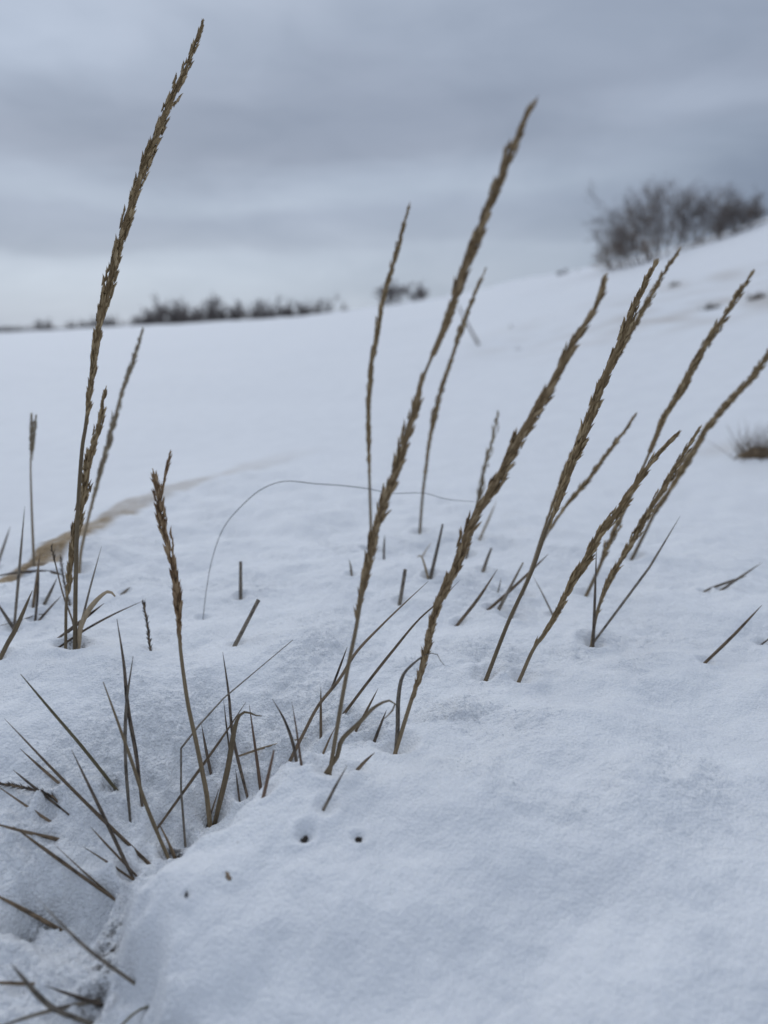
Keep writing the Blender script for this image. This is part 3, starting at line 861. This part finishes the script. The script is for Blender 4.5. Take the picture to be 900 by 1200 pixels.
# ------------------------------------------------------------------ bare shrubs and trees
def grow(mb, p, d, L, r, lvl, rng, up=.25, spread=.55, kids=(3, 5), minr=.002, sides=4):
    n = 4
    pts = [p]; q = p.copy(); dd = d.copy()
    for _ in range(n):
        dd = unit(dd + rng.normal(size=3) * .13 + np.array((0, 0, up * .25)))
        q = q + dd * (L / n); pts.append(q.copy())
    pts = np.array(pts)
    tube(mb, pts, np.linspace(r, max(minr, r * .5), len(pts)), 1, sides)
    if lvl <= 0: return
    for _ in range(rng.integers(*kids)):
        f = rng.uniform(.25, 1.0)
        i = min(int(f * n), n - 1)
        b = pts[i] + (pts[i + 1] - pts[i]) * (f * n - i)
        ax = unit(np.cross(dd, rng.normal(size=3)))
        nd = unit(dd + ax * rng.uniform(.5, 1.3) * spread * 1.6)
        grow(mb, b, nd, L * rng.uniform(.45, .75), max(minr, r * .6), lvl - 1, rng, up, spread, kids, minr, sides)

def ground_pt(px, py, dist=None):
    """point on the snow under a pixel at a given ground distance"""
    r = ray(px, py); s = dist / np.hypot(r[0], r[1])
    x, y = CAM[0] + r[0] * s, CAM[1] + r[1] * s
    return np.array((x, y, height(np.array([x]), np.array([y]))[0]))

def shrub(name, label, cat, px, dist, wpx, hpx, nstem, lvl, m, m2, rng, group=None, lean=0.0, r0=.012, spread_y=.6, minr=.004):
    g = ground_pt(px, 385, dist)
    sc = np.hypot(g[0], g[1]) / FPX
    W, Hh = wpx * sc, hpx * sc
    e = empty(name, g); tag(e, label, cat, group)
    a, b = MB(), MB()
    for q in (a, b):                                     # the buried root stock the stems rise from
        rx = np.linspace(-W * .4, W * .4, 7); rz = height(g[0] + rx, np.full(7, g[1])) - .10
        tube(q, np.stack([g[0] + rx, np.full(7, g[1]), rz], 1), .05, 1, 5)
    for i in range(nstem):
        u = rng.uniform(-1, 1)
        bx = u * W * .36; by = rng.uniform(-1, 1) * W * .36 * spread_y
        p = np.array((g[0] + bx, g[1] + by, 0.0))
        p[2] = height(np.array([p[0]]), np.array([p[1]]))[0] - .05
        edge = 1 - .30 * abs(u) ** 2
        d = unit(np.array((u * .55 + lean + rng.normal() * .25, rng.normal() * .3, 1.0)))
        low = rng.random() < .22
        if low: d = unit(np.array((u * .9 + rng.normal() * .5, rng.normal() * .5, .55)))
        grow(b if low and m2 else a, p, d, Hh * edge * rng.uniform(.46, .66) * (.6 if low else 1), r0, lvl, rng, .25, .55, (3, 5), minr)
    a.build('branches', m, e, g)
    if len(b.v) > 40: b.build('undergrowth', m2 or m, e, g)
    return e

rng = np.random.default_rng(5)
shrub('bare_bush', 'large bare bush spreading on the crest of the snowy dune', 'bush', 768, 11.6, 150, 80, 54, 3, 'twig', 'rust', rng, minr=.0022, r0=.009)
shrub('bare_bush', 'lower bare bush trailing along the dune crest beside the large one', 'bush', 850, 11.4, 56, 44, 20, 3, 'twig', 'rust', rng, minr=.0022, r0=.008)
shrub('bare_bush', 'small dark bush alone on the skyline where the dune starts to rise', 'bush', 470, 26, 58, 32, 22, 2, 'twig_far', None, rng, minr=.012, r0=.02)
shrub('low_bush', 'tiny low tuft on the dune skyline below the large bush', 'bush', 662, 15, 26, 10, 10, 2, 'twig', None, rng, minr=.005)

# tufts of dead grass on the slope
def tuft(label, px, py, hpx, n, m, spread=.5, lump=0.0, r=.0011):
    g = point(px, py, hit(px, py)); dep = (g - CAM).dot(FWD)
    Hh = hpx * dep / FPX
    mb = MB()
    for _ in range(n):
        p = g + np.array((rng.normal() * Hh * .25, rng.normal() * Hh * .25, -.01))
        d = unit(np.array((rng.normal() * spread + .25, rng.normal() * spread, 1)))
        L = Hh * rng.uniform(.5, 1.1)
        P = np.array([p, p + d * L * .5, p + d * L + np.array((.25, 0, -.15)) * L * .6])
        tube(mb, catmull(P, 6), np.linspace(r, r * .3, 6), .6, 4)
    if not lump:
        o = mb.build('grass_tuft', m, None, g); tag(o, label, 'grass tuft', 'dead grass tufts on the snowy slope'); return
    e = empty('grass_tuft', g); tag(e, label, 'grass tuft', 'dead grass tufts on the snowy slope')
    mb.build('blades', m, e, g)
    k = MB(); nu, nv = 16, 8
    for i in range(nv):
        for j in range(nu):
            th = math.pi / 2 * i / (nv - 1); a = 2 * math.pi * j / nu
            q = 1 + .18 * rng.normal()
            k.v.append(g + np.array((math.cos(a) * math.cos(th) * lump * 1.15, math.sin(a) * math.cos(th) * lump, math.sin(th) * lump * .95 - .022)) * q); k.al.append(0); k.ar.append(0)
    for i in range(nv - 1):
        for j in range(nu):
            kk = (j + 1) % nu
            k.f.append((i * nu + j, i * nu + kk, (i + 1) * nu + kk, (i + 1) * nu + j))
    k.build('root_clump', 'sandclump', e, g)
tuft('brown tuft with a sandy root clump and wispy blades at the picture edge', 889, 532, 55, 150, 'brown', .8, .034, .0006)
tuft('thin grey grass patch streaking the slope below the large bush', 790, 335, 10, 40, 'grey', .8, 0, .003)
tuft('broader grey grass patch on the slope, lower down than the streak', 832, 362, 12, 60, 'grey', .9, 0, .0028)
tuft('small grass patch on the slope touching the long stalk tip', 886, 350, 13, 60, 'brown', .9, 0, .003)
tuft('sparse grass spot above the crossed pair tips on the slope', 745, 372, 7, 26, 'grey', .9, 0, .0025)
tuft('faint grass spot between the thick blurred head and the curved stalk', 605, 410, 8, 14, 'grey', .9, 0, .002)
tuft('faintest grass spot higher on the slope beside the curved stalk', 598, 384, 7, 10, 'grey', .9, 0, .002)
P, d0 = lift([(561, 404), (549, 382), (537, 358)], .3)
mb = MB(); tube(mb, catmull(sink(P, .05), 14), np.linspace(.010, .005, 14), 1, 6)
tag(mb.build('dead_stem', 'grey', None, P[0]), 'pale blurred stem leaning backwards on the far slope beside the curved stalk', 'stem')

# far trees beyond the field
def make_tree(seed, hgt, wide, multi):
    r_ = np.random.default_rng(seed)
    e = empty('bare_tree', (0, 0, 0))
    a, b = MB(), MB()
    for s_ in range(multi):
        d = unit(np.array((r_.normal() * .25 * wide, r_.normal() * .25 * wide, 1)))
        base = np.array((r_.normal() * .25 * wide * (multi > 1), r_.normal() * .2 * (multi > 1), -.8))
        top = base + d * (hgt * .45)
        P = np.linspace(base, top, 5)
        tube(a, P, np.linspace(.12, .07, 5) * hgt / 5, 1, 5)
        for _ in range(9 if multi == 1 else 5):
            f = r_.uniform(.1, 1)
            nd = unit(np.array((r_.normal() * .7 * wide, r_.normal() * .7 * wide, .8)))
            grow(b, base + (top - base) * f, nd, hgt * r_.uniform(.28, .45), .07 * hgt / 5, 2, r_, .3, .6, (3, 6), .032, 3)
    a.build('trunk', 'twig_far', e); b.build('crown', 'twig_far', e)
    return e

def copy_tree(o):
    c = o.copy(); C.objects.link(c)
    for ch in list(o.children):
        k = ch.copy(); C.objects.link(k); k.parent = c
    return c

PROTO = [make_tree(11, 5, .9, 4), make_tree(12, 5, 1.1, 5), make_tree(13, 5, .8, 1), make_tree(14, 5, 1.4, 6)]
used = [False] * 4
FAR = [  # pixel column, height px, kind, distance, label
    (50, 17, 0, 150, 'lone far bush behind the field, nearest to the picture edge'),
    (88, 12, 3, 170, 'low far bush beside the lone one behind the field'),
    (106, 18, 1, 150, 'far bush seen right behind the head of the tallest stalk'),
    (132, 16, 3, 150, 'rounded far bush just past the head of the tallest stalk'),
    (170, 20, 1, 140, 'first dark tree of the dense far clump'),
    (186, 26, 3, 140, 'broad dark tree in the dense far clump'),
    (205, 36, 0, 150, 'tallest pointed tree of the dense far clump'),
    (222, 28, 1, 140, 'last dark tree of the dense far clump before the gap'),
    (236, 20, 3, 145, 'low rounded bush filling the gap before the slender far tree'),
    (250, 36, 2, 150, 'slender far tree standing in the gap between the clumps'),
    (266, 26, 1, 150, 'bushy far tree leaning beside the slender one'),
    (281, 24, 3, 150, 'low far tree closing the gap beside the bushy one'),
    (303, 32, 0, 140, 'dark pointed tree heading the second far clump'),
    (318, 24, 1, 140, 'broad tree right after the dark pointed one'),
    (340, 22, 3, 140, 'low middle tree of the second far clump'),
    (357, 24, 1, 140, 'bushy tree near the end of the second far clump'),
    (372, 28, 0, 140, 'upright last tall tree of the second far clump'),
    (402, 14, 3, 140, 'small faint tree ending the far row toward the slim stalk'),
]
for px, hp, kd, dist, label in FAR:
    o = PROTO[kd] if not used[kd] else copy_tree(PROTO[kd])
    used[kd] = True
    r_ = ray(px, 385); s_ = dist / np.hypot(r_[0], r_[1])
    x, y = r_[0] * s_, r_[1] * s_
    # the foot of each tree is hidden by the field crest; its top shows hp pixels above the crest
    az = math.degrees(math.atan2(x, y))
    crest = CAM[2] + dist * math.tan(R(float(np.interp(az, _az, _tel))))
    gz = float(height(np.array([x]), np.array([y]))[0])
    top = crest + 1.15 * hp * dist / FPX
    o.location = (x, y, gz)
    sc = (top - gz) / 5.0
    ws = hp * dist / FPX / 5.0 * 1.8
    o.scale = (max(ws, .5 * sc), max(ws, .5 * sc), sc); o.rotation_euler = (0, 0, random.uniform(0, 6.28))
    tag(o, label, 'tree', 'far trees behind the snowfield')

# distant wood that reads as one dark strip
mb = MB(); r_ = np.random.default_rng(77)
for i in range(420):
    az = R(r_.uniform(-34, -13)); dist = r_.uniform(270, 330)
    x, y = dist * math.sin(az), dist * math.cos(az)
    z = float(height(np.array([x]), np.array([y]), False)[0])
    for _ in range(7):
        p = np.array((x + r_.normal() * 1.2, y + r_.normal(), z - .2))
        d = unit(np.array((r_.normal() * .5, r_.normal() * .4, 1)))
        L = r_.uniform(1.0, 2.8)
        tube(mb, np.array([p, p + d * L * .6, p + d * L + r_.normal(size=3) * .3]), np.array((.16, .12, .05)), 1, 3)
wood = mb.build('distant_wood', 'twig_far')
tag(wood, 'dark strip of distant wood along the horizon', 'wood', None, 'stuff')

# ------------------------------------------------------------------ sky and light
SUN_EL, SUN_AZ = R(38), R(-25)
w = bpy.data.worlds.new('World'); bpy.context.scene.world = w; w.use_nodes = True
nt = w.node_tree; bg = nt.nodes['Background']
sky = N(nt, 'ShaderNodeTexSky', sky_type='NISHITA'); sky.sun_disc = False
sky.sun_elevation = SUN_EL; sky.sun_rotation = SUN_AZ
tc = N(nt, 'ShaderNodeTexCoord'); sx = N(nt, 'ShaderNodeSeparateXYZ'); nt.links.new(tc.outputs['Generated'], sx.inputs[0])
el = math_node(nt, 'MULTIPLY', math_node(nt, 'ARCSINE', sx.outputs[2]), 180 / math.pi)
az = math_node(nt, 'MULTIPLY', math_node(nt, 'ARCTAN2', sx.outputs[0], sx.outputs[1]), 180 / math.pi)
def cloud_vec(ka, ke, off):
    cb = N(nt, 'ShaderNodeCombineXYZ')
    nt.links.new(math_node(nt, 'MULTIPLY', az, ka), cb.inputs[0]); nt.links.new(math_node(nt, 'MULTIPLY', el, ke), cb.inputs[1])
    cb.inputs[2].default_value = off
    return cb.outputs[0]
n1 = noise(nt, cloud_vec(.035, .13, 3.1), 1.0, 5, .55, .4)
n2 = noise(nt, cloud_vec(.06, .28, 8.7), 1.0, 4, .5, .3)
# wavy elevation so that the cloud banks are not level
elw = math_node(nt, 'ADD', el, math_node(nt, 'MULTIPLY', math_node(nt, 'SUBTRACT', n1, .5), 6.5))
elw = math_node(nt, 'ADD', elw, math_node(nt, 'MULTIPLY', math_node(nt, 'SUBTRACT', n2, .5), 2.2))
elw = math_node(nt, 'ADD', elw, math_node(nt, 'MULTIPLY', az, -.03))
f = math_node(nt, 'DIVIDE', math_node(nt, 'ADD', elw, 10), 100, True)
def e_(v): return (v + 10) / 100
K = 10.0
bank = ramp(nt, f, [(e_(-3), (.45, .52, .625)), (e_(4.2), (.47, .54, .645)), (e_(5.6), (.445, .51, .615)), (e_(6.6), (.365, .42, .52)), (e_(8.2), (.355, .41, .515)),
                    (e_(9.6), (.42, .485, .59)), (e_(10.6), (.385, .445, .55)), (e_(12), (.295, .34, .43)), (e_(14.5), (.275, .32, .41)), (e_(17.5), (.335, .39, .49)),
                    (e_(20.5), (.39, .45, .555)), (e_(27), (.47, .535, .645)), (e_(45), (.665, .74, .87)), (e_(90), (.74, .82, .96))])
def lobe(a0, e0, sa, se):
    da = math_node(nt, 'DIVIDE', math_node(nt, 'SUBTRACT', az, a0), sa); de = math_node(nt, 'DIVIDE', math_node(nt, 'SUBTRACT', elw, e0), se)
    q = math_node(nt, 'ADD', math_node(nt, 'MULTIPLY', da, da), math_node(nt, 'MULTIPLY', de, de))
    return math_node(nt, 'POWER', 2.718, math_node(nt, 'MULTIPLY', q, -1))
col = mix(nt, math_node(nt, 'MULTIPLY', lobe(27, 7.5, 11, 4.5), .95), bank, (.20, .245, .33))      # darker bank over the dune
col = mix(nt, math_node(nt, 'MULTIPLY', lobe(8, 4, 11, 3.2), .65), col, (.345, .40, .495))
col = mix(nt, math_node(nt, 'MULTIPLY', lobe(21, 13.2, 8, 1.7), .75), col, (.40, .46, .57))     # pale break in the cloud
col = mix(nt, math_node(nt, 'MULTIPLY', lobe(-25, 18.5, 13, 4.5), .85), col, (.49, .565, .69))
col = mix(nt, math_node(nt, 'MULTIPLY', lobe(22, 19.5, 16, 4), .75), col, (.285, .335, .43))
col = mix(nt, math_node(nt, 'MULTIPLY', lobe(-20, 3, 14, 3), .5), col, (.52, .595, .70))
det = noise(nt, cloud_vec(.09, .24, 1.3), 1.0, 5, .55, .4)
col = mix(nt, 1.0, col, ramp(nt, det, [(.25, (.86, .875, .89)), (.75, (1.10, 1.09, 1.08))]), 'MULTIPLY')
back = ramp(nt, math_node(nt, 'ADD', math_node(nt, 'MULTIPLY', sx.outputs[1], .5), .5), [(.1, (.55, .58, .63)), (.75, (1, 1, 1))])
col = mix(nt, 1.0, col, back, 'MULTIPLY')
sc_ = N(nt, 'ShaderNodeVectorMath', operation='SCALE'); nt.links.new(col, sc_.inputs[0]); sc_.inputs['Scale'].default_value = K
final = mix(nt, .95, sky.outputs[0], sc_.outputs[0])
nt.links.new(final, bg.inputs[0]); bg.inputs[1].default_value = .1

sl = bpy.data.lights.new('sun', 'SUN'); sl.energy = .5; sl.angle = R(40); sl.color = (1, .985, .96)
so = bpy.data.objects.new('sun', sl); C.objects.link(so)
sd_ = Vector((math.sin(SUN_AZ) * math.cos(SUN_EL), math.cos(SUN_AZ) * math.cos(SUN_EL), math.sin(SUN_EL)))
so.rotation_euler = sd_.to_track_quat('Z', 'Y').to_euler(); so.location = (0, 0, 5)

# ------------------------------------------------------------------ camera
cd_ = bpy.data.cameras.new('camera'); cam = bpy.data.objects.new('camera', cd_); C.objects.link(cam)
cam.location = tuple(CAM); cam.rotation_euler = (math.pi / 2 - TILT, 0, 0)
cd_.sensor_fit = 'VERTICAL'; cd_.sensor_height = 24; cd_.sensor_width = 18; cd_.lens = 18
cd_.clip_start = .01; cd_.clip_end = 3000
cd_.dof.use_dof = True; cd_.dof.focus_distance = .565; cd_.dof.aperture_fstop = 3.0
sc = bpy.context.scene
sc.camera = cam
sc.view_settings.view_transform = 'Standard'; sc.view_settings.look = 'None'
sc.view_settings.exposure = 0.06; sc.view_settings.gamma = 1.0
